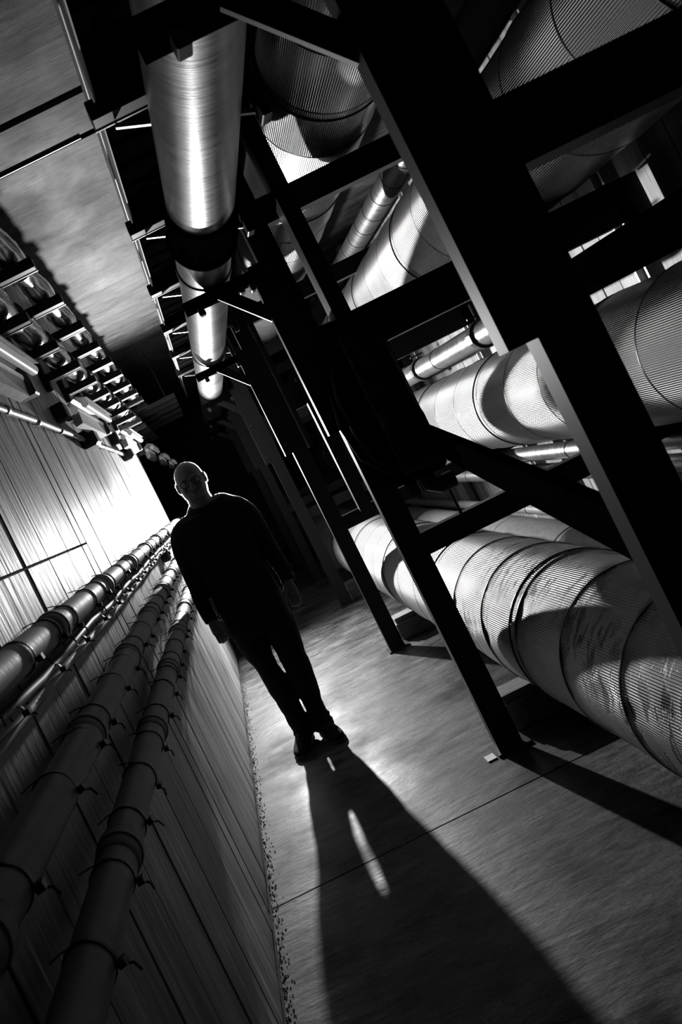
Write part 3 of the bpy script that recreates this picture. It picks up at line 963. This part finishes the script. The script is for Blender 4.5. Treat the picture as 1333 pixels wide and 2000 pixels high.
# trunk, arms and legs, slightly inside the clothes
loft(body, at([(-0.115, 4.08, 1.50, 0.10, 0.07), (-0.115, 4.08, 1.40, 0.185, 0.10), (-0.118, 4.07, 1.25, 0.175, 0.11), (-0.12, 4.06, 1.05, 0.165, 0.11), (-0.118, 4.06, 0.9, 0.17, 0.11), (-0.118, 4.06, 0.8, 0.165, 0.10)]))
ARM_R = [(0.055, 4.08, 1.435), (0.105, 4.085, 1.34), (0.128, 4.09, 1.13), (0.145, 4.05, 0.99), (0.143, 4.02, 0.915)]
ARM_L = [(-0.29, 4.08, 1.435), (-0.335, 4.085, 1.34), (-0.358, 4.09, 1.13), (-0.373, 4.05, 1.0), (-0.366, 4.02, 0.90)]
for A in (ARM_R, ARM_L):
    loft(body, at([(*q, r, r) for q, r in zip(A, (0.05, 0.05, 0.042, 0.036, 0.028))]), 16)
LEG_L = [(-0.205, 4.07, 0.82), (-0.208, 4.07, 0.68), (-0.198, 4.065, 0.52), (-0.183, 4.06, 0.38), (-0.173, 4.06, 0.20), (-0.168, 4.06, 0.06)]
LEG_R = [(-0.03, 4.06, 0.82), (-0.020, 4.05, 0.68), (-0.028, 4.04, 0.54), (-0.033, 4.03, 0.38), (-0.045, 4.03, 0.20), (-0.044, 4.03, 0.06)]
for A in (LEG_L, LEG_R):
    loft(body, at([(*q, r, r) for q, r in zip(A, (0.075, 0.075, 0.055, 0.052, 0.045, 0.038))]), 16)


def hand(x, y, z, s_, lean):
    """relaxed hand hanging down; s_ = +1 when the thumb side is towards +x"""
    b = lambda q: (x - PX + q[0], y - PY + q[1], z + q[2])
    loft(body, [(*b((0, 0.0, 0.02)), 0.028, 0.022), (*b((lean * 0.02, -0.005, -0.02)), 0.036, 0.018), (*b((lean * 0.05, -0.012, -0.065)), 0.042, 0.017), (*b((lean * 0.07, -0.016, -0.088)), 0.038, 0.014)], 16, 4)
    for k, (off, ln) in enumerate(((-0.030, 0.050), (-0.010, 0.060), (0.011, 0.064), (0.031, 0.056))):
        off = off * -s_
        k0 = b((lean * 0.07 + off, -0.016, -0.08))
        k1 = b((lean * 0.085 + off * 1.03, -0.034, -0.08 - ln * 0.42))
        k2 = b((lean * 0.08 + off * 0.98, -0.030, -0.08 - ln * 0.80))
        k3 = b((lean * 0.07 + off * 0.93, -0.010, -0.08 - ln * 0.98))
        loft(body, [(*k0, 0.0095, 0.010), (*k1, 0.0092, 0.0095), (*k2, 0.0085, 0.0088), (*k3, 0.007, 0.0075)], 10, 3)
    t0, t1, t2, t3 = b((s_ * 0.022, -0.012, -0.012)), b((s_ * 0.045, -0.028, -0.042)), b((s_ * 0.047, -0.04, -0.072)), b((s_ * 0.038, -0.045, -0.096))
    loft(body, [(*t0, 0.013, 0.012), (*t1, 0.012, 0.012), (*t2, 0.010, 0.010), (*t3, 0.007, 0.008)], 10, 3)


hand(0.135, 4.01, 0.908, -1, -0.15)
hand(-0.362, 4.01, 0.905, 1, 0.2)
bd = fuse(body, 'body', 0.0042, 3, 'skin', man)

fold = lambda co: 0.004 * noise.noise(Vector((co.x * 9, co.y * 9, co.z * 13))) + 0.0018 * noise.noise(co * 42)
sw = MB()
loft(sw, at([(-0.116, 4.068, 1.556, 0.074, 0.072), (-0.116, 4.073, 1.540, 0.105, 0.082), (-0.112, 4.078, 1.515, 0.165, 0.095), (-0.112, 4.08, 1.487, 0.215, 0.105), (-0.114, 4.08, 1.42, 0.238, 0.122), (-0.117, 4.07, 1.30, 0.215, 0.135), (-0.118, 4.06, 1.13, 0.192, 0.140), (-0.120, 4.055, 1.0, 0.193, 0.142), (-0.118, 4.055, 0.90, 0.198, 0.138), (-0.117, 4.055, 0.835, 0.196, 0.132)]), 32)
for A, rr, x0 in ((ARM_R, (0.062, 0.072, 0.070, 0.058, 0.046, 0.045), -0.03), (ARM_L, (0.062, 0.074, 0.070, 0.055, 0.046, 0.042), -0.20)):
    loft(sw, at([(*q, r, r * 1.05) for q, r in zip([(x0, 4.08, 1.468)] + A, rr)]), 20)
ball(sw, (0.188 - PX - 0.012, 4.03 - PY, 0.985), (0.028, 0.035, 0.022), 12)
sweater = fuse(sw, 'sweater', 0.006, 3, 'knit', man, fold)
nr = MB()
ng = 36
for k in range(ng):
    pass
col_pts = [(hx - PX + 0.077 * math.cos(k / ng * math.tau), 4.068 - PY + 0.076 * math.sin(k / ng * math.tau), 1.535 + 0.014 * math.sin(k / ng * math.tau)) for k in range(ng + 1)]
build(MB().tube(col_pts, 0.010, 8, False), 'neckband', 'knit', sweater, smooth=True)

tr_ = MB()
loft(tr_, at([(-0.118, 4.055, 0.93, 0.185, 0.125), (-0.118, 4.055, 0.86, 0.197, 0.132), (-0.116, 4.055, 0.78, 0.198, 0.13), (-0.115, 4.055, 0.72, 0.18, 0.11)]), 28)
for A, rr in ((LEG_L, (0.098, 0.094, 0.066, 0.071, 0.061, 0.061)), (LEG_R, (0.105, 0.100, 0.082, 0.077, 0.057, 0.061))):
    Aq = [(q[0], q[1], q[2] if i < 5 else 0.05) for i, q in enumerate(A)]
    loft(tr_, at([(*q, r, r * 1.08) for q, r in zip(Aq, rr)]), 22)
    q = Aq[-1]
    for zz, rr2 in ((0.115, 0.065), (0.075, 0.067), (0.05, 0.066)):
        ball(tr_, (q[0] - PX, q[1] - PY, zz), (rr2, rr2 * 1.08, 0.022), 16)
fold2 = lambda co: 0.005 * noise.noise(Vector((co.x * 10, co.y * 10, co.z * 16))) + 0.002 * noise.noise(co * 38)
trs = fuse(tr_, 'trousers', 0.006, 2, 'denim', man, fold2)

for (x, y, ang) in ((-0.182, 4.06, -16), (-0.040, 4.03, 12)):
    sh = MB()
    loft(sh, [(0, 0.085, 0.045, 0.026, 0.032), (0, 0.06, 0.05, 0.037, 0.046), (0, 0.0, 0.055, 0.041, 0.05), (0, -0.07, 0.045, 0.044, 0.038), (0, -0.13, 0.036, 0.049, 0.028), (0, -0.18, 0.032, 0.042, 0.023), (0, -0.205, 0.03, 0.024, 0.016)], 20)
    for i, v in enumerate(sh.v):
        sh.v[i] = (v[0], v[1], max(v[2], 0.016))
    o = build(sh, 'shoe', 'leather', man, (x - PX, y - PY, 0), smooth=True, rot=(0, 0, math.radians(ang)))
    out = [(0.030, 0.095), (0.042, 0.06), (0.043, 0.0), (0.047, -0.07), (0.053, -0.13), (0.046, -0.185), (0.022, -0.213), (-0.022, -0.213), (-0.046, -0.185), (-0.053, -0.13), (-0.047, -0.07), (-0.043, 0.0), (-0.042, 0.06), (-0.030, 0.095)]
    build(MB().prism([(-a_, b_) for a_, b_ in out], (0, 0, 0), (0, 0, 0.022), (0, 1, 0)), 'sole', 'rubber', o)
    lc = MB()
    for q in range(4):
        lc.tube([(-0.022, -0.02 - q * 0.024, 0.094 - q * 0.008), (0, -0.024 - q * 0.024, 0.101 - q * 0.008), (0.022, -0.02 - q * 0.024, 0.094 - q * 0.008)], 0.003, 6)
    build(lc, 'laces', 'cable', o)

gl = MB()
for s_ in (-1, 1):
    gl.tube([(hx - PX + s_ * 0.036 + 0.026 * math.cos(k / 20 * math.tau), hy - PY - 0.100, 1.690 + 0.021 * math.sin(k / 20 * math.tau)) for k in range(21)], 0.0024, 6, False)
    gl.tube([(hx - PX + s_ * 0.062, hy - PY - 0.100, 1.698), (hx - PX + s_ * 0.082, hy - PY - 0.085, 1.699), (hx - PX + s_ * 0.089, hy - PY + 0.01, 1.702), (hx - PX + s_ * 0.088, hy - PY + 0.03, 1.692)], 0.002, 6)
gl.tube([(hx - PX - 0.011, hy - PY - 0.101, 1.697), (hx - PX, hy - PY - 0.108, 1.70), (hx - PX + 0.011, hy - PY - 0.101, 1.697)], 0.0022, 6)
build(gl, 'glasses', 'cable', man)

spikes(bd, 16000, 0.006, 0.0004, lambda c_: c_.z > 1.56, 'stubble', 'stubble', bd, 1)
spikes(sweater, 45000, 0.0045, 0.0003, lambda c_: True, 'wool_fuzz', 'fuzz', sweater, 2)
spikes(trs, 26000, 0.003, 0.0003, lambda c_: True, 'cotton_fuzz', 'fuzz', trs, 3)
